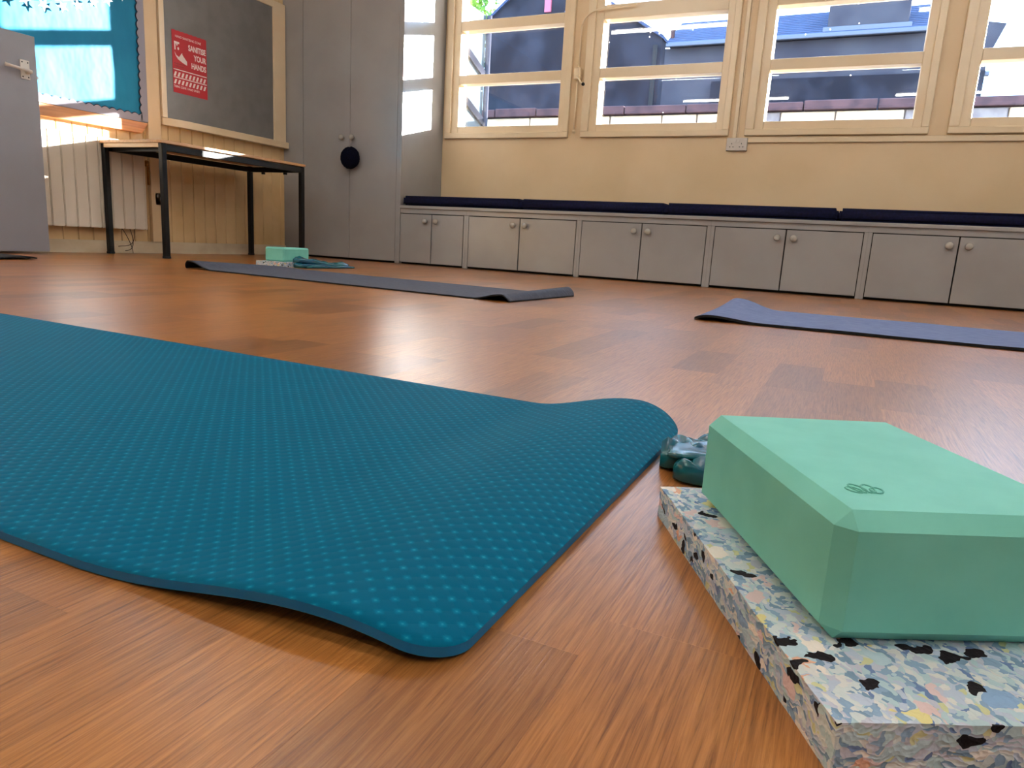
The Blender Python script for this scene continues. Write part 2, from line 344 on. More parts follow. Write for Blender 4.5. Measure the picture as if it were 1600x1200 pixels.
for n, (a, b) in enumerate(WX):
    W_ = struct(sempty('window_%d' % (n+1), ((a+b)/2, YW, ZB)), 'cream-painted ' + wlab[n], 'window')
    cx, cz = (a+b)/2, ZB
    def R(x0, x1, y0, y1, z0, z1, nm, m=creamg, bev=.004):
        return box(nm, x0-cx, x1-cx, y0-YW, y1-YW, z0-cz, z1-cz, m, W_, bev)
    # architrave, four members
    bm = bmesh.new(); t = .058
    for q in ((a, b, ZB, ZB+.042), (a, b, ZT-.042, ZT), (a, a+t, ZB+.042, ZT-.042), (b-.045, b, ZB+.042, ZT-.042)):
        bx(bm, q[0]-cx, q[1]-cx, -.03, .005, q[2]-cz, q[3]-cz)
    obj('architrave', bm, creamg, W_, .005)
    gz = GZ2 if n == 1 else GZ
    xl, xr = a+.118, b-.094
    R(a+.03, xl, YW-.006, YW+.12, ZB+.03, ZT-.03, 'frame_stile'); R(xr, b-.03, YW-.006, YW+.12, ZB+.03, ZT-.03, 'frame_stile')
    R(xl, xr, YW-.006, YW+.12, ZB+.03, gz[0][0], 'frame_rail'); R(xl, xr, YW-.006, YW+.12, gz[2][1], ZT-.03, 'frame_rail')
    for i in (0, 1): R(xl, xr, YW-.006, YW+.10, gz[i][1], gz[i+1][0], 'glazing_bar')
    for z0, z1 in gz: R(xl, xr, YW+.072, YW+.076, z0, z1, 'pane', glass, 0)

# ------------------------------------------------------------------ tall cupboard
cu = thing('tall_cupboard', 'tall grey painted built-in cupboard with two plain doors and round knobs', 'cupboard', (-3.83, YB, 0))
def cb(nm, x0, x1, y0, y1, z0, z1, m=greyp, p=cu, bev=.002): return box(nm, x0+3.83, x1+3.83, y0-YB, y1-YB, z0, z1, m, p, bev)
cb('filler_panel', XW, -4.218, YB, YB+.02, 0, ZC-.002)
cb('post', -3.281, -3.237, YB-.004, YB+.02, 0, ZC-.002)
cb('side_panel', -3.255, -3.237, YB+.02, YW-.002, 0, ZC-.002)
cb('back_panel', XW+.003, -3.26, YB+.05, YB+.06, .0, ZC-.002, gapm)
def knob(parent, x, y, z, r=.021, m=knobm):
    bm = bmesh.new(); lathe(bm, [(r*.45, 0), (r*.42, .010), (r*.85, .016), (r, .024), (r*.92, .033), (r*.6, .039), (r*.1, .041)], (0, -1, 0), (x, y, z))
    return obj('knob', bm, m, parent, smooth=True)
d = cb('door', -4.213, -3.739, YB, YB+.02, .016, ZC-.005); knob(d, -3.805+3.83, 0, .963, .022)
d = cb('door', -3.735, -3.285, YB, YB+.02, .016, ZC-.005); knob(d, -3.703+3.83, 0, .963, .022)
# pompom hanging from the knob
pp = thing('wool_pompom', 'round navy pompom hanging by a loop from a cupboard knob', 'pompom', (-3.690, YB-.055, .715))
bm = bmesh.new(); bmesh.ops.create_icosphere(bm, subdivisions=5, radius=.085)
for v in bm.verts:
    n = v.co.normalized(); k = 1 + .05*noise.noise(n*9) + .04*noise.noise(n*25)
    if n.z > .6: k -= .30*max(0, 1-abs(n.x+.05)/.10)*(n.z-.6)/.4
    v.co = Vector((v.co.x, v.co.y*.6, v.co.z))*k + Vector((0, 0, .085))
obj('pompom_ball', bm, woolm, pp, smooth=True)
bm = bmesh.new(); tubepath(bm, [(.0, .0, .16), (-.02, .02, .2), (-.022, .03, .262), (-.013, .028, .275), (-.004, .03, .262), (-.012, .02, .2), (.004, .0, .16)], .002, 6); obj('hanging_loop', bm, silver, pp)

# ------------------------------------------------------------------ bench: cabinets, top, cushions
UN = [(-3.235, -2.664, -2.946, -2.642), (-2.62, -1.76, -2.196, -1.74), (-1.72, -.861, -1.291, -.836), (-.811, .055, -.378, .0785), (.102, .985, .544, 1.01), (1.035, 1.93, 1.48, XR-.002)]
ULAB = ['narrow grey bench cabinet right beside the tall cupboard', 'second grey bench cabinet along from the tall cupboard, with two doors and round knobs', 'third grey bench cabinet along from the tall cupboard, with two doors and round knobs', 'fourth grey bench cabinet from the tall cupboard, below the double socket', 'fifth grey bench cabinet from the tall cupboard, behind the blue-grey mat', 'sixth grey bench cabinet, at the far end of the bench from the cupboard']
px0 = -3.236
for i, (a, b, m_, e_) in enumerate(UN):
    t = thing('bench_cabinet', ULAB[i], 'cabinet', ((px0+e_)/2, YB, 0), 0, 'grey cabinets under the window bench'); cx = (px0+e_)/2
    def B(nm, x0, x1, y0, y1, z0, z1, m=greyp, p=t, bev=.0015): return box(nm, x0-cx, x1-cx, y0-YB, y1-YB, z0, z1, m, p, bev)
    if a-px0 > .004: B('stile', px0, a-.0015, YB, YB+.02, 0, .393)
    if e_-b > .004: B('stile', b+.0015, e_, YB, YB+.02, 0, .393)
    B('rail', px0, e_, YB, YB+.02, .3935, .428)
    B('carcass', px0+.004, e_-.004, YB+.024, YW-.02, .002, .42, gapm)
    d = B('door', a+.003, m_-.0035, YB-.003, YB+.018, .016, .388); knob(d, m_-.048-cx, -.003, .338)
    d = B('door', m_+.0035, b-.003, YB-.003, YB+.018, .016, .388); knob(d, m_+.048-cx, -.003, .338)
    px0 = e_
tag(box('worktop', -3.236, XR-.002, YB-.014, YW-.001, .4285, .452, greyp, None, .004), 'long grey painted bench top running under the windows', 'worktop')
CJ = [-3.222, -2.205, -1.147, -.098, .95, 1.94]
CL = ['navy seat cushion pushed against the tall grey cupboard', 'second navy seat cushion along from the cupboard', 'third navy seat cushion along from the cupboard', 'fourth navy seat cushion along from the cupboard', 'navy seat cushion at the far end of the bench from the cupboard']
for i in range(5):
    a, b = CJ[i]+.002, CJ[i+1]-.002
    bm = bmesh.new(); bx(bm, a, b, YB+.002, YW-.03, .452, .528)
    bmesh.ops.bevel(bm, geom=list(bm.edges), offset=.016, segments=4, affect='EDGES')
    for v in bm.verts: v.co.z += .004*noise.noise(Vector((v.co.x*2.3, v.co.y*3, i))) if v.co.z > .49 else 0
    c = obj('seat_cushion', bm, navy, None, smooth=True); tag(c, CL[i], 'cushion', 'navy cushions on the window bench')
    # give the cushion its own base point
    off = Vector(((a+b)/2, (YB+YW)/2, .452)); c.data.transform(Matrix.Translation(-off)); c.location = off

# ------------------------------------------------------------------ socket, trunking, conduit, winder on window wall
def socket(name, label, x, y, z, nrm, wd, n):
    t = thing(name, label, 'socket', (x, y, z))
    def q(u, v, d): return (u, -d, v) if nrm == 'y' else (d, u, v)
    bm = bmesh.new(); prism(bm, [(-wd/2, 0), (wd/2, 0), (wd/2, .086), (-wd/2, .086)], q, 0, .03); obj('face_plate', bm, plastic, t, .003)
    for k in range(n):
        c = (k-(n-1)/2)*.066
        for du, dv, hw, hh in ((0, .046, .0022, .004), (-.011, .024, .004, .0022), (.011, .024, .004, .0022)):
            bm = bmesh.new(); prism(bm, [(c+du-hw, dv-hh), (c+du+hw, dv-hh), (c+du+hw, dv+hh), (c+du-hw, dv+hh)], q, .0295, .0308); obj('pin_slot', bm, gapm, t)
        s = c + (.022 if k == 0 and n > 1 else -.022)
        bm = bmesh.new(); prism(bm, [(s-.006, .055), (s+.006, .055), (s+.006, .073), (s-.006, .073)], q, .0295, .034); obj('rocker_switch', bm, steelw, t, .001)
    return t
socket('double_socket', 'double wall socket at the corner of the cable trunking under the windows', -.826, YW, .935, 'y', .14, 2)
tag(box('cable_trunking', -.755, XR-.002, YW-.02, YW, .990, 1.026, creamg, None, .003), 'long cream cable trunking running below the windows from the socket', 'trunking')
bm = bmesh.new(); bx(bm, -.862, -.836, YW-.018, YW, 1.022, ZC-.01); bx(bm, -.834, -.826, YW-.008, YW, 1.022, ZC-.01)
tag(obj('cable_conduit', bm, creamg, None, .002), 'upright cream cable conduit rising from the double socket between two windows', 'conduit')
wd = thing('window_winder', 'cream window winder rod with crank box between two windows', 'window winder', (-2.05, YW-.03, 1.06))
bm = bmesh.new(); tubepath(bm, [(0, 0, .02), (.002, 0, .40)], .007, 8); obj('lower_rod', bm, creamg, wd, smooth=True)
pts = [(.004, 0, .44), (.006, 0, .74)] + [(.006+.14*(1-math.cos(t)), -.01, .74+.13*math.sin(t)) for t in [math.pi/2*k/8 for k in range(1, 9)]] + [(.42, -.015, .885)]
bm = bmesh.new(); tubepath(bm, pts, .006, 8); obj('upper_rod', bm, creamg, wd, smooth=True)
bm = bmesh.new(); bx(bm, -.022, .028, -.03, .03, .39, .475); obj('gear_box', bm, creamg, wd, .008)
bm = bmesh.new(); tubepath(bm, [(.005, -.03, .41), (.02, -.05, .40), (.055, -.055, .352), (.07, -.06, .345)], .006, 8); obj('crank_handle', bm, creamg, wd, smooth=True)
bm = bmesh.new(); lathe(bm, [(.004, 0), (.012, .004), (.012, .022), (.004, .026)], (.4, -.7, -.2), (.068, -.058, .346)); obj('crank_knob', bm, rubberd, wd, smooth=True)
bm = bmesh.new(); lathe(bm, [(.012, -.004), (.012, .012), (.007, .02)], (0, 0, 1), (0, 0, .01)); obj('rod_end', bm, creamg, wd, smooth=True)

# ------------------------------------------------------------------ left wall fittings
tag(box('wall_batten', XW, XW+.03, 3.425, 3.525, .08, ZC-.005, cream, None, .004), 'wide cream upright batten between display board and grey pinboard', 'batten')
# display board: x positions out from the wall
X0 = XW
db = thing('display_board', 'display board covered in turquoise paper with scalloped grey border above the radiator', 'display board', (X0, 2.4, .79))
def D(nm, x0, x1, y0, y1, z0, z1, m, bev=0): return box(nm, x0, x1, y0-2.4, y1-2.4, z0-.79, z1-.79, m, db, bev)
D('backing_board', .001, .022, 1.2, 3.424, .862, 2.05, boardgrey, .002)
# crumpled paper
bm = bmesh.new(); ny, nz_ = 90, 50; y0, y1, z0, z1 = 1.24, 3.384, .905, 2.02; vs = []
for i in range(ny+1):
    row = []
    for j in range(nz_+1):
        y, z = y0+(y1-y0)*i/ny, z0+(z1-z0)*j/nz_
        q = Vector((y*3+z*1.6, z*1.4-y, 3.1)); h = .007*(noise.noise(q)+.5*noise.noise(q*2.7)); ed = min(1, min(i, ny-i, j, nz_-j)/4)
        row.append(bm.verts.new((.026+max(-.002, h*ed), y-2.4, z-.79)))
    vs.append(row)
for i in range(ny):
    for j in range(nz_): bm.faces.new((vs[i][j], vs[i+1][j], vs[i+1][j+1], vs[i][j+1]))
obj('turquoise_paper', bm, paperm, db, smooth=True)
def scallop(a, b, pitch, amp):
    n = int((b-a)/pitch*8); return [(a+(b-a)*k/n, amp*abs(math.sin(math.pi*(b-a)*k/n/pitch))) for k in range(n+1)]
for (m, x0, x1, g) in ((borderdark, .0335, .0345, .006), (bordergrey, .036, .038, 0)):
    sc = scallop(.87, 2.04, .052, .012)
    bm = bmesh.new(); prism(bm, [(3.42, .87), (3.42, 2.04)] + [(3.378-g-h, z) for z, h in sc[::-1]], lambda u, v, d: (d, u-2.4, v-.79), x0, x1); obj('border_strip', bm, m, db)
    sc = scallop(1.22, 3.378, .052, .012)
    bm = bmesh.new(); prism(bm, [(3.378, .865), (1.22, .865)] + [(y, .903+g+h) for y, h in sc], lambda u, v, d: (d, u-2.4, v-.79), x0, x1); obj('border_strip', bm, m, db)
bm = bmesh.new(); prism(bm, [(1.2, .862), (1.2, .79), (3.365, .79), (3.414, .862)], lambda u, v, d: (d, u-2.4, v-.79), .0, .045); obj('pine_ledge', bm, pine, db, .003)
# star garland
sg = thing('star_garland', 'string of silver card stars hanging across the turquoise board', 'garland', (X0+.075, 2.45, 1.36))
def starpoly(r, a0): return [((r if k % 2 == 0 else r*.42)*math.sin(a0+math.pi*k/5), (r if k % 2 == 0 else r*.42)*math.cos(a0+math.pi*k/5)) for k in range(10)]
stars = [(2.54, 1.40), (2.642, 1.394), (2.747, 1.396), (2.858, 1.419), (2.952, 1.454), (3.05, 1.502), (3.143, 1.541), (3.24, 1.6)]
for k, (y, z) in enumerate(stars):
    for s in (0,):
        bm = bmesh.new(); prism(bm, [(u+y-2.45+.022*s, v+z-1.36+.004*s) for u, v in starpoly(.036, .25*k+s*.6)], lambda u, v, d: (d, u, v), -.002+.006*s, .001+.006*s); obj('star', bm, silver, sg)
bm = bmesh.new(); tubepath(bm, [(0, 2.3-2.45, 1.52-1.36)] + [(0, y-2.45, z+.03-1.36) for y, z in stars] + [(0, 3.28-2.45, 1.62-1.36), (-.04, 3.3-2.45, 1.7-1.36)], .0012, 5); obj('string', bm, silver, sg)

# grey pinboard with frame and ledge
pb = thing('pinboard', 'large grey pinboard in a cream frame with a bottom ledge beside the tall cupboard', 'pinboard', (X0, 4.13, .87))
def Pn(nm, x0, x1, y0, y1, z0, z1, m, bev=.002): return box(nm, x0, x1, y0-4.13, y1-4.13, z0-.87, z1-.87, m, pb, bev)
Pn('panel', .004, .022, 3.57, 4.60, .915, 1.945, boardgrey)
Pn('frame_stile', .0, .034, 3.538, 3.578, .927, 1.985, creamg); Pn('frame_stile', .0, .034, 4.59, 4.722, .927, 1.985, creamg)
Pn('frame_rail', .0, .032, 3.578, 4.59, 1.935, 1.985, creamg)
bm = bmesh.new(); pol = [(.0, 3.54)] + [(.03+.035*math.sin(math.pi/2*k/10), 3.54+.20*k/10) for k in range(11)] + [(.065, 4.722), (0, 4.722)]
prism(bm, pol, lambda u, v, d: (u, v-4.13, d-.87), .876, .925); obj('ledge', bm, creamg, pb, .004)
# poster
po = thing('poster', 'red hand sanitising poster pinned on the grey pinboard', 'poster', (X0+.023, 3.786, 1.11))
bm = bmesh.new(); n = 16; top = [(.145-.29*k/n, .405+.004*(k % 2)) for k in range(n+1)]
prism(bm, [(-.145, 0), (.145, 0)] + top, lambda u, v, d: (d, u, v), 0, .0015); obj('sheet', bm, redm, po)
def text(s, y, z, size, m=whitep, align='LEFT', sx=1):
    cu_ = bpy.data.curves.new('lettering', 'FONT'); cu_.body = s; cu_.size = size; cu_.align_x = align; cu_.extrude = .0002; cu_.offset = .0016 if size > .03 else 0
    o = bpy.data.objects.new('lettering', cu_); C.objects.link(o)
    bpy.context.view_layer.update(); dg = bpy.context.evaluated_depsgraph_get()
    me = bpy.data.meshes.new_from_object(o.evaluated_get(dg)); bpy.data.objects.remove(o)
    me.transform(Matrix(((0, 0, 1, .0018), (sx, 0, 0, y), (0, 1, 0, z), (0, 0, 0, 1)))); me.materials.clear(); me.materials.append(m)
    t = bpy.data.objects.new('lettering', me); C.objects.link(t); t.parent = po; return t
text('HAND SANITISING ZONE', -.118, .362, .022, sx=.86)
text('SANITISE', .137, .300, .052, align='RIGHT', sx=.72); text('YOUR', .137, .243, .052, align='RIGHT', sx=.72); text('HANDS', .137, .186, .052, align='RIGHT', sx=.72)
text('TISING ZONE  HAND SANITI', -.141, .034, .021, sx=.80)
text('PLEASE SANITISE', -.132, .188, .012, darkp); text('YOUR HANDS', -.132, .172, .012, darkp)
def slab(pts, m=whitep, nm='print'):
    bm = bmesh.new(); prism(bm, pts, lambda u, v, d: (d, u, v), .0014, .0020); return obj(nm, bm, m, po)
for z in (.150, .098): slab([(-.14, z), (.14, z), (.14, z+.006), (-.14, z+.006)])
for z in (.108, .058):
    for k in range(9):
        u = -.14+k*.031; slab([(u, z), (u+.015, z), (u+.027, z+.030), (u+.012, z+.030)], nm='hazard_stripe')
# hand and dispenser pictogram
slab([(-.128, .335), (-.085, .335), (-.085, .322), (-.100, .322), (-.100, .310), (-.110, .310), (-.110, .322), (-.117, .318), (-.117, .280), (-.126, .280)], nm='pictogram')
slab([(-.095+.007*math.cos(t), .292+.010*math.sin(t)) for t in [2*math.pi*k/10 for k in range(10)]], nm='pictogram')
slab([(-.127, .268), (-.112, .246), (-.090, .238), (-.072, .262), (-.064, .270), (-.062, .258), (-.05, .245), (-.026, .222), (-.026, .196), (-.062, .206), (-.1, .222), (-.118, .242)], nm='pictogram')

# radiator: flat vertical tubes
ra = thing('radiator', 'cream wall radiator of flat vertical panels behind the table', 'radiator', (XW, 2.9, .16))
ys = [3.335 - .0785*k for k in range(12)]
bm = bmesh.new(); bx(bm, .0, .062, -.0375, .0375, 0, .562); bmesh.ops.bevel(bm, geom=list(bm.edges), offset=.004, segments=2, affect='EDGES')
for v in bm.verts: v.co.x += .03
f0 = obj('panel', bm, radm, ra)
for k, y in enumerate(ys):
    o = f0 if k == 0 else f0.copy()
    if k: C.objects.link(o); o.parent = ra
    o.location = (-.014, y-.0375-2.9, 0)
bm = bmesh.new(); bx(bm, .002, .03, ys[-1]-2.9-.06, 3.325-2.9, .05, .09); bx(bm, .002, .03, ys[-1]-2.9-.06, 3.325-2.9, .46, .5); obj('wall_bracket', bm, gapm, ra)
box('dark_backing', .004, .014, ys[-1]-2.9-.06, 3.33-2.9, .01, .55, cablem, ra)  # dark sheet added behind the panels so their gaps look shaded
bm = bmesh.new(); bx(bm, .0, .07, 3.337-2.9, 3.356-2.9, 0, .56); obj('end_cover', bm, radm, ra, .006)
bm = bmesh.new(); tubepath(bm, [(.04, .455, .43), (.04, .49, .43), (.04, .5, .42), (.04, .5, .30)], .009, 8); obj('valve_pipe', bm, brass, ra, smooth=True)
bm = bmesh.new(); lathe(bm, [(.008, 0), (.016, .004), (.016, .035), (.01, .04)], (0, 0, 1), (.04, .49, .42)); obj('valve_cap', bm, brass, ra, smooth=True)
# cables under the radiator
for k in range(3):
    c0 = 3.15+.05*k; pts = [(XW+.05, c0+.12*math.sin(t*2.2+k)*t, .185-.16*t+.03*math.sin(5*t+k)) for t in [q/14 for q in range(15)]]
    bm = bmesh.new(); tubepath(bm, pts, .0022, 5)
    tag(obj('loose_cable', bm, cablem, None, smooth=True), 'thin brown cable trailing below the radiator to the skirting', 'cable', 'cables below the radiator')
sk = socket('wall_socket', 'wall socket with a round plug beside the radiator', XW, 3.495, .33, 'x', .086, 1)
pl = thing('plug', 'pale round adapter plugged into the socket beside the radiator', 'plug', (XW+.031, 3.51, .373))
bm = bmesh.new(); lathe(bm, [(.014, 0), (.024, .002), (.024, .03), (.018, .038)], (1, 0, 0), (0, 0, 0)); obj('plug_body', bm, plastic, pl, smooth=True)
bm = bmesh.new(); lathe(bm, [(.009, .037), (.009, .040)], (1, 0, 0), (0, 0, 0)); obj('plug_eye', bm, gapm, pl)

# half-height door standing open in front of the radiator
DX = -4.25
dr = struct(sempty('door_1', (DX, 2.608, 0)), 'low grey painted door standing open in front of the radiator', 'door')
bm = bmesh.new(); bx(bm, -.02, .02, -.80, 0, .012, 1.18); obj('door_slab', bm, greyd, dr, .003)
h = box('handle_plate', .02, .026, -.09, -.042, .945, 1.045, steelw, dr, .002)
bm = bmesh.new(); lathe(bm, [(.012, 0), (.012, .02), (.010, .035)], (1, 0, 0), (.026, -.058, .985)); obj('spindle', bm, steelw, h, smooth=True)
bm = bmesh.new(); tubepath(bm, [(.055, -.052, .985), (.06, -.075, .988), (.058, -.16, .995), (.052, -.185, .997)], [.011, .009, .007, .010], 10); obj('lever', bm, steelw, h, smooth=True)
for y in (-.081, -.051):
    for z in (.957, 1.033):
        bm = bmesh.new(); lathe(bm, [(.004, 0), (.004, .001)], (1, 0, 0), (.026, y, z), 8); obj('screw', bm, gapm, h)
bm = bmesh.new(); bx(bm, -.008, .008, 0, .014, .962, .978); obj('latch_bolt', bm, steelw, dr, .002)
struct(box('wall_pier', XW, DX+.06, 1.70, 1.805, 0, 1.3, cream, None, .003), 'short low cream partition carrying the open door', 'partition')

# ------------------------------------------------------------------ table
TX, TY, TH, TW, TL = -3.785, 3.03, .700, .56, 1.242
tb_ = thing('table', 'school table with wooden top on a black steel frame by the boarded wall', 'table', (TX-TW/2, TY+TL/2, 0))
def T(nm, x0, x1, y0, y1, z0, z1, m, bev=.002): return box(nm, x0, x1, y0, y1, z0, z1, m, tb_, bev)
hw, hl = TW/2, TL/2
T('table_top', -hw, hw, -hl, hl, TH-.019, TH, tablew, .003)
s = .033
for sx_ in (-1, 1):
    for sy_ in (-1, 1):
        x, y = sx_*(hw-s/2-.004), sy_*(hl-s/2-.006)
        lg = T('leg', x-s/2, x+s/2, y-s/2, y+s/2, .012, TH-.02, blackm, .004)
        o = box('rubber_foot', x-s/2-.001, x+s/2+.001, y-s/2-.001, y+s/2+.001, 0, .014, rubberd, lg, .002)
for sx_ in (-1, 1): T('side_rail', sx_*(hw-s/2-.004)-.0125, sx_*(hw-s/2-.004)+.0125, -hl+s, hl-s, TH-.062, TH-.024, blackm)
T('end_rail', -hw+s, hw-s, hl-s-.002, hl-.010, TH-.062, TH-.024, blackm); T('end_rail', -hw+s, hw-s, -hl+s+.03, -hl+s+.055, TH-.062, TH-.024, blackm)
T('edge_batten', -hw+s, hw-s, -hl+.004, -hl+.024, TH-.044, TH-.019, creamedge)
for x in (-.12, .1): T('stacking_stud', x-.012, x+.012, hl-s, hl-.014, TH-.078, TH-.062, blackm)

# ------------------------------------------------------------------ mats
def make_mat(name, label, cat, x0, x1, y0, y1, th, R, zf, mats, group=None, nx=120, ny=40, warp=None):
    """rectangular mat with rounded corners; zf(s from x1 end, s from x0 end, t 0..1) lifts it"""
    Lx = x1-x0; ss = set()
    for k in range(nx+1): ss.add(round(Lx*k/nx, 5))
    for k in range(1, 14): q = R*(1-math.cos(math.pi/2*k/14)); ss.add(round(q, 5)); ss.add(round(Lx-q, 5))
    for k in range(40): ss.add(round(.3*k/40, 5)); ss.add(round(Lx-.3*k/40, 5))
    ss = sorted(ss); bm = bmesh.new(); top, bot = [], []
    for s in ss:
        e = min(s, Lx-s); ins = R-math.sqrt(max(0, R*R-(R-e)**2)) if e < R else 0
        a, b = [], []
        if warp: y0, y1 = warp(s)
        for j in range(ny+1):
            t = j/ny; y = y0+ins+(y1-y0-2*ins)*t; tt = (y-y0)/(y1-y0); x = x1-s
            z = zf(s, Lx-s, tt); a.append(bm.verts.new((x, y, z+th))); b.append(bm.verts.new((x, y, z)))
        top.append(a); bot.append(b)
    for i in range(len(ss)-1):
        for j in range(ny):
            f = bm.faces.new((top[i][j], top[i][j+1], top[i+1][j+1], top[i+1][j])); f.material_index = 0; f.smooth = True
            f = bm.faces.new((bot[i][j], bot[i+1][j], bot[i+1][j+1], bot[i][j+1])); f.material_index = 2; f.smooth = True
        for j in (0, ny):
            f = bm.faces.new((top[i][j], top[i+1][j], bot[i+1][j], bot[i][j])); f.material_index = 1
    for i in (0, len(ss)-1):
        for j in range(ny):
            f = bm.faces.new((top[i][j], top[i][j+1], bot[i][j+1], bot[i][j])); f.material_index = 1
    o = obj(name, bm, mats); off = Vector(((x0+x1)/2, .57 if warp else (y0+y1)/2, 0)); o.data.transform(Matrix.Translation(-off)); o.location = off
    return tag(o, label, cat, group)
def hump(s, A, sp, S_):
    s = max(0, s)
    if s < sp: return A*math.sin(math.pi/2*s/sp)**.85
    if s < S_: return A*math.cos(math.pi/2*(s-sp)/(S_-sp))**2
    return 0
def zt(s, s2, t):
    return .001 + hump(s, .0135 + .013*t*t, .085-.025*t, .24-.03*t)
def tealwarp(s): return .262 + .021*max(0, 1-s/.26), .860 + .008*min(1, s/.25) + .027*max(0, s-.25)
make_mat('yoga_mat', 'teal textured yoga mat with its end curling up beside the mint block', 'yoga mat', -1.92, -.160, .258, .876, .006, .03, zt, [teal, tealedge, tealedge], None, 150, 50, tealwarp)
def zg(s, s2, t): return .001 + hump(s, .022+.012*t, .035, .16) + hump(s2, .03*(1-t)+.006, .03, .2)
make_mat('yoga_mat', 'charcoal yoga mat lying in front of the far mint block', 'yoga mat', -2.985, -1.115, 2.34, 2.92, .005, .012, zg, [greymat, matunder, matunder], 'grey mats on the floor')
fm = [o for o in bpy.data.objects if o.get('label', '').startswith('charcoal yoga')][0]; an = math.radians(-4.5)
fm.rotation_euler.z = an; fm.location = Vector((-1.115, 2.34, 0)) + Vector((-.935*math.cos(an) - .29*math.sin(an), -.935*math.sin(an) + .29*math.cos(an), 0))
def zb(s, s2, t): return .001 + hump(s2, .012+.026*t**2, .05, .22) + .004*max(0, noise.noise(Vector((s*4, t*2, 0))))*min(1, s2*3)
make_mat('yoga_mat', 'blue-grey yoga mat with a curled corner in front of the bench cabinets', 'yoga mat', -.445, 1.38, 2.38, 3.02, .008, .012, zb, [bluemat, matunder, matunder], 'grey mats on the floor')
def zk(s, s2, t): return .001 + hump(s, .012, .05, .2)
make_mat('yoga_mat', 'black mat with only a thin end showing beside the low grey door', 'yoga mat', -3.95, -3.72, .45, 2.2, .006, .012, lambda s, s2, t: .001 + hump((1-t)*1.75, .01, .06, .3), [matunder, matunder, matunder], 'grey mats on the floor', 12, 80)

# ------------------------------------------------------------------ pads, blocks, bands
TH_ = .4943
def pad(x, y, rot, label, W=.215, L=.297, T=.026):
    bm = bmesh.new(); bx(bm, 0, W, 0, L, 0, T)
    bmesh.ops.subdivide_edges(bm, edges=list(bm.edges), cuts=22, use_grid_fill=True)
    for v in bm.verts:
        n = noise.noise_vector(v.co*90)*.0009; n.z *= .6
        if v.co.z < .0005: n.z = 0
        v.co += n
    o = obj('foam_pad', bm, chip); o.location = (x, y, 0); o.rotation_euler = (0, 0, rot)
    return tag(o, label, 'foam pad', 'foam pads under the mint blocks')
def block(x, y, z, rot, label, W=.150, L=.2125, T=.072):
    t = thing('yoga_block', label, 'yoga block', (x, y, z), rot, 'mint foam blocks')
    bm = bmesh.new(); bx(bm, 0, W, 0, L, 0, T)
    bmesh.ops.bevel(bm, geom=list(bm.edges), offset=.0085, segments=1, affect='EDGES')
    obj('block_body', bm, minty, t)
    return t
pad(.0222, .3075, TH_, 'speckled blue chip-foam pad under the mint block beside the teal mat')
bk = block(.0150, .3700, .0265, TH_, 'mint green foam yoga block on the speckled pad beside the teal mat')
# small lotus emblem near the block's corner
c0 = Vector((.032, .034, .0722)); petals = [(-.010, .010, .5), (-.004, .014, .2), (.004, .014, -.2), (.010, .010, -.5)]
for k, (dx, ln, tl) in enumerate(petals):
    bm = bmesh.new(); pts = []
    for q in range(13):
        t = q/12*2*math.pi; u = .0035*math.sin(t); v = ln*.5*(1-math.cos(t))
        pts.append(c0 + Vector((dx*.4+u*math.cos(tl)-v*math.sin(tl)*-1*0 + v*math.sin(-tl), u*math.sin(tl)+v*math.cos(tl), 0)))
    tubepath(bm, pts, .0005, 5, False); obj('emblem', bm, mintd, bk)
def fold(parent, pts, w0, h0, seed, n=22):
    """flattened, creased tube of latex running through pts; sits on the z given for its underside"""
    P_ = [Vector(p) for p in pts]; m_ = 30; rings = []; bm = bmesh.new()
    def at(t):
        q = t*(len(P_)-1); i = min(int(q), len(P_)-2); return P_[i].lerp(P_[i+1], q-i)
    for a in range(m_+1):
        t = a/m_; c = at(t); d = (at(min(1, t+.02))-at(max(0, t-.02))).normalized(); sd = Vector((-d.y, d.x, 0)).normalized()
        taper = min(1, .78+3*t, .75+4*(1-t)); ww = w0*taper*(1+.18*noise.noise(Vector((t*4, seed, 0)))); hh = h0*min(1, .8+3*t, .7+3*(1-t))
        ring = []
        for k in range(n):
            g = 2*math.pi*k/n; cx, cz = math.cos(g), math.sin(g)
            u = math.copysign(abs(cx)**.55, cx)*ww/2; v = math.copysign(abs(cz)**.45, cz)*hh/2
            if cz > 0: v += hh*.9*(abs(noise.noise(Vector((t*4+seed+u*30, u*55, seed))))-.22)*(1-abs(cx)**3)
            ring.append(bm.verts.new(c + sd*u + Vector((0, 0, max(.0006, hh/2+v)))))
        rings.append(ring)
    for a in range(m_):
        for k in range(n): bm.faces.new((rings[a][k], rings[a][(k+1) % n], rings[a+1][(k+1) % n], rings[a+1][k]))
    bm.faces.new(rings[0][::-1]); bm.faces.new(rings[-1])
    return obj('band_fold', bm, bandm, parent, smooth=True)
bd = thing('resistance_band', 'folded teal latex band between the teal mat and the mint block', 'resistance band', (-.08, .70, 0), 0, 'teal bands beside the blocks')
fold(bd, [(-.046, -.014, 0), (.02, -.024, 0), (.072, -.030, 0)], .046, .024, 1.2)
fold(bd, [(-.073, .018, 0), (-.03, .026, .001), (.06, .026, .004)], .050, .022, 5.7)
fold(bd, [(-.062, .002, .020), (0, .012, .023), (.07, .006, .026)], .062, .006, 9.3)
fold(bd, [(-.05, .06, 0), (.015, .07, .008), (.07, .085, .024)], .05, .020, 3.3)
fold(bd, [(-.02, .11, 0), (.03, .115, .012), (.075, .118, .03)], .035, .018, 7.9)
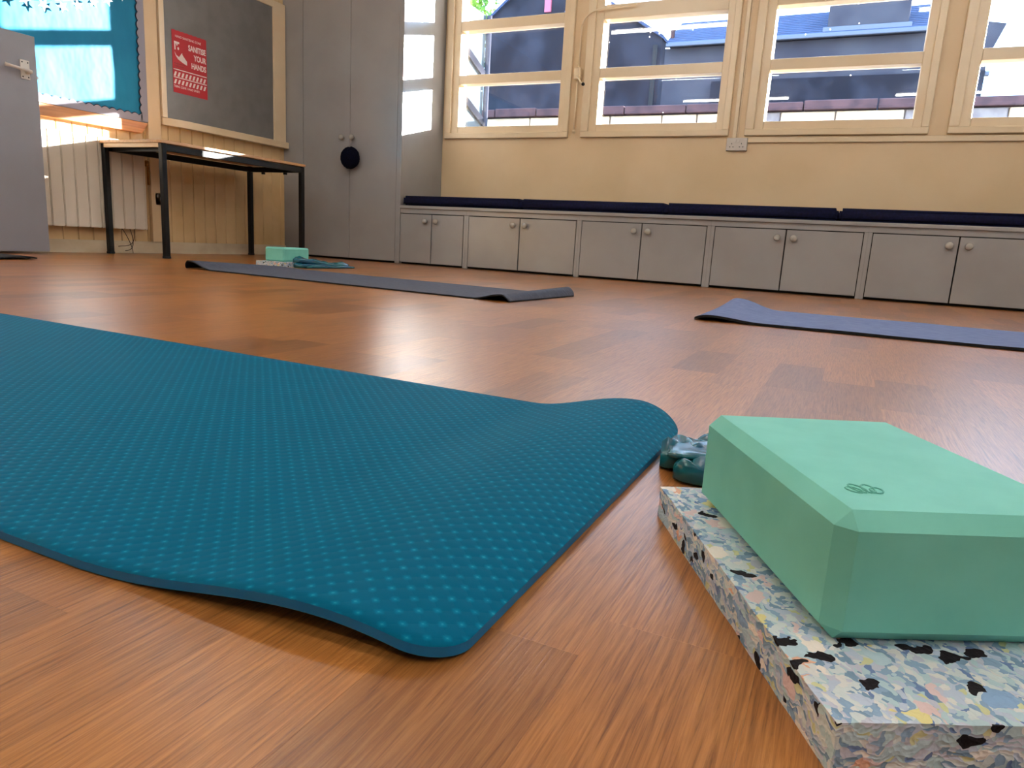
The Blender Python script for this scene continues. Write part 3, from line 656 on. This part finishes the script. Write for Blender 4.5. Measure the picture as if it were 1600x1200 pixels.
# far set
fx, fy, fr_ = -3.04, 3.20, .30
pad(-3.19, 3.17, 0, 'speckled chip-foam pad under the far mint block by the charcoal mat', .205, .29, .028)
block(-3.156, 3.205, .0285, 0, 'mint green foam yoga block standing beyond the charcoal mat', .15, .22, .082)
bd = thing('resistance_band', 'crumpled dark teal band lying against the far mint block', 'resistance band', (-2.9, 3.36, 0), 0, 'teal bands beside the blocks')
fold(bd, [(-.02, -.15, .03), (.0, -.06, .022), (.04, .06, .0), (.07, .20, 0)], .075, .03, 2.2)
fold(bd, [(-.01, -.15, 0), (.0, -.06, 0), (.03, .03, 0), (.05, .10, 0)], .085, .030, 6.1)
fold(bd, [(.03, -.12, 0), (.05, -.02, 0), (.075, .1, 0), (.085, .24, 0)], .05, .014, 8.4)

# ------------------------------------------------------------------ ceiling strip lights
ll = []
rown = ['in the row nearest the windows', 'in the middle row', 'in the row farthest from the windows']
for ri, y in enumerate((2.35, -.02, -1.62)):
    for ci, x in enumerate((-2.05, 1.0)):
        t = thing('strip_light', 'fluorescent ceiling strip light %s, %s' % (rown[ri], 'towards the boarded wall' if ci == 0 else 'towards the plain end wall'), 'ceiling light', (x, y, ZC), 0, 'ceiling strip lights')
        Lh = .86 if ci == 0 else .75
        box('housing', -Lh, Lh, -.035, .035, -.045, 0, steelw, t, .004)
        bm = bmesh.new(); tubepath(bm, [(-Lh+.03, 0, -.066), (Lh-.03, 0, -.066)], .016, 12); obj('tube', bm, tube, t, smooth=True)
        for e_ in (-1, 1): box('end_cap', e_*(Lh-.02)-.012, e_*(Lh-.02)+.012, -.02, .02, -.088, -.044, steelw, t, .003)

# ------------------------------------------------------------------ outside
struct(box('ground_outside', -40, 40, YW+.25, 60, -.3, -.15, grassm), 'bare ground outside the windows', 'ground')
# boundary wall of pale stones under coping stones
bwl = thing('boundary_wall', 'stone boundary wall with dusky coping stones outside the windows', 'garden wall', (-2.5, 12, -.15))
box('wall_core', -6.5, 4.6, .06, .32, 0, 2.56, palestone2, bwl)
x = -6.5; k = 0
while x < 4.6:
    ln = random.uniform(.78, 1.05); hh = random.uniform(-.015, .02)
    box('coping_stone', x+.008, min(x+ln, 4.6)-.008, -.05, .36, 2.565, 2.70+hh, coping, bwl, .015, 2); x += ln; k += 1
for row, (z0, z1) in enumerate(((2.30, 2.555), (2.02, 2.29))):
    x = -6.5 + .3*row
    while x < 4.5:
        ln = random.uniform(.45, .95); dp = random.uniform(0, .02)
        box('stone', x+.01, min(x+ln, 4.6)-.01, dp, .07, z0+.006, z1-.006, palestone if random.random() < .72 else palestone2, bwl, .012, 1); x += ln
# dark gabled house
gh = thing('gabled_house', 'dark harled house gable rising behind the boundary wall', 'house', (-6.4, 16, -.15))
def gx(x): return x+6.4
gp = [(gx(-8.62), 0), (gx(-4.30), 0), (gx(-4.30), 4.86), (gx(-7.12), 6.62), (gx(-8.62), 5.44)]
bm = bmesh.new(); prism(bm, gp, lambda u, v, d: (u, d, v), 0, .35); obj('gable_wall', bm, harl, gh)
for (a, b_) in (((gx(-4.27), 4.83), (gx(-7.12), 6.61)), ((gx(-7.12), 6.61), (gx(-8.75), 5.33))):
    bm = bmesh.new(); prism(bm, [a, b_, (b_[0], b_[1]+.07), (a[0], a[1]+.07)], lambda u, v, d: (u, d, v), -.06, .4); obj('roof_slope', bm, slate, gh)
bm = bmesh.new(); tubepath(bm, [(gx(-4.42), -.06, 0), (gx(-4.42), -.06, 4.7)], .05, 8); obj('downpipe', bm, gapm, gh, smooth=True)
box('flue', gx(-7.10), gx(-6.94), -.06, .0, 5.56, 6.3, pinkm, gh, .01)
# white wing along the side
ww = thing('white_wing', 'white rendered side wing with sloping painted shadow bands next to the gabled house', 'outbuilding', (-6.2, 8, -.15))
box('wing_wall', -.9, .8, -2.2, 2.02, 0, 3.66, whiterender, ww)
for zz in (3.10, 2.43):  # dark slanted strips standing in for cast shadows on the wing wall
    bm = bmesh.new(); prism(bm, [(1.40, zz), (2.0, zz-.16-.07), (2.0, zz-.28-.07), (1.40, zz-.11)], lambda u, v, d: (d, u, v), .802, .84); obj('shadow_band', bm, harl, ww)
bm = bmesh.new(); tubepath(bm, [(.84, 2.05, 0), (.84, 2.05, 3.66)], .04, 8); obj('downpipe', bm, greystone, ww, smooth=True)
# long slate-roofed building
lb = thing('slate_roofed_building', 'long grey stone building with blue slate roof and wide chimney stack', 'building', (-1.6, 22, -.15))
def bxx(x): return x+1.6
box('stone_wall', bxx(-8), bxx(2.42), 0, 5, 0, 5.35, greystone, lb); box('stone_wall', bxx(-6.3), bxx(1.05), .0, 5, 5.35, 6.22, greystone, lb)
box('lower_wall', bxx(-4.3), bxx(2.4), -.25, -.002, 0, 5.2, harl, lb)
bm = bmesh.new(); prism(bm, [(-.2, 6.30), (1.6, 7.35), (5.2, 6.3)], lambda u, v, d: (d, u, v), bxx(-5.72), bxx(1.06)); obj('slate_roof', bm, slate, lb)
rows = 12
for k in range(rows):
    t0 = k/rows; y0 = -.24+1.8*t0; z0 = 6.30+1.05*t0
    bm = bmesh.new(); prism(bm, [(y0, z0-.004), (y0+.17, z0+.095), (y0+.165, z0+.108), (y0-.01, z0+.02)], lambda u, v, d: (d, u, v), bxx(-5.74), bxx(1.08)); obj('slate_course', bm, slate, lb)
box('gutter', bxx(-5.8), bxx(1.1), -.30, -.18, 6.20, 6.31, flash, lb, .02)
box('chimney_stack', bxx(-1.40), bxx(.54), -.1, .9, 6.32, 8.1, greystone, lb, .02); box('lead_apron', bxx(-1.5), bxx(.62), -.16, -.1, 6.30, 6.48, flash, lb, .01)
bm = bmesh.new(); lathe(bm, [(.06, 0), (.06, .45), (.085, .47), (.085, .56), (.06, .58)], (0, 0, 1), (bxx(-5.66), .2, 6.3)); obj('chimney_pot', bm, coping, lb, smooth=True)
bm = bmesh.new(); prism(bm, [(bxx(1.9), 5.35), (bxx(2.50), 5.75), (bxx(2.72), 6.36), (bxx(1.9), 6.5)], lambda u, v, d: (u, d, v), .1, .9); obj('corbelled_chimney', bm, greystone, lb)
box('string_course', bxx(1.6), bxx(2.52), -.08, .1, 5.12, 5.22, flash, lb, .01)
# tree
tr_ = thing('tree', 'sunlit yellow-green tree beyond the white wing', 'tree', (-14.6, 24.5, -.15))
bm = bmesh.new(); tubepath(bm, [(0, 0, 0), (.1, 0, 3), (-.1, .1, 5.5), (.1, 0, 8.6)], [.22, .18, .13, .05], 8); obj('trunk', bm, barkm, tr_, smooth=True)
bm = bmesh.new(); rnd = random.Random(3)
for k in range(5200):
    a, c = rnd.random()*2*math.pi, rnd.uniform(-1, 1); r = 2.0*rnd.random()**.4; q = math.sqrt(1-c*c)
    ctr = Vector((r*q*math.cos(a), r*q*math.sin(a), 8.0+1.15*r*c)); s = rnd.uniform(.07, .13)
    if noise.noise(ctr*.9) < -.12: continue
    e1 = Vector((rnd.gauss(0, 1), rnd.gauss(0, 1), rnd.gauss(0, 1))).normalized(); e2 = e1.orthogonal().normalized()
    bm.faces.new([bm.verts.new(ctr+e1*s*1.4), bm.verts.new(ctr+e2*s*.7), bm.verts.new(ctr-e1*s*1.2), bm.verts.new(ctr-e2*s*.7)])
fo = obj('foliage', bm, leafm, tr_); fo['kind'] = 'stuff'
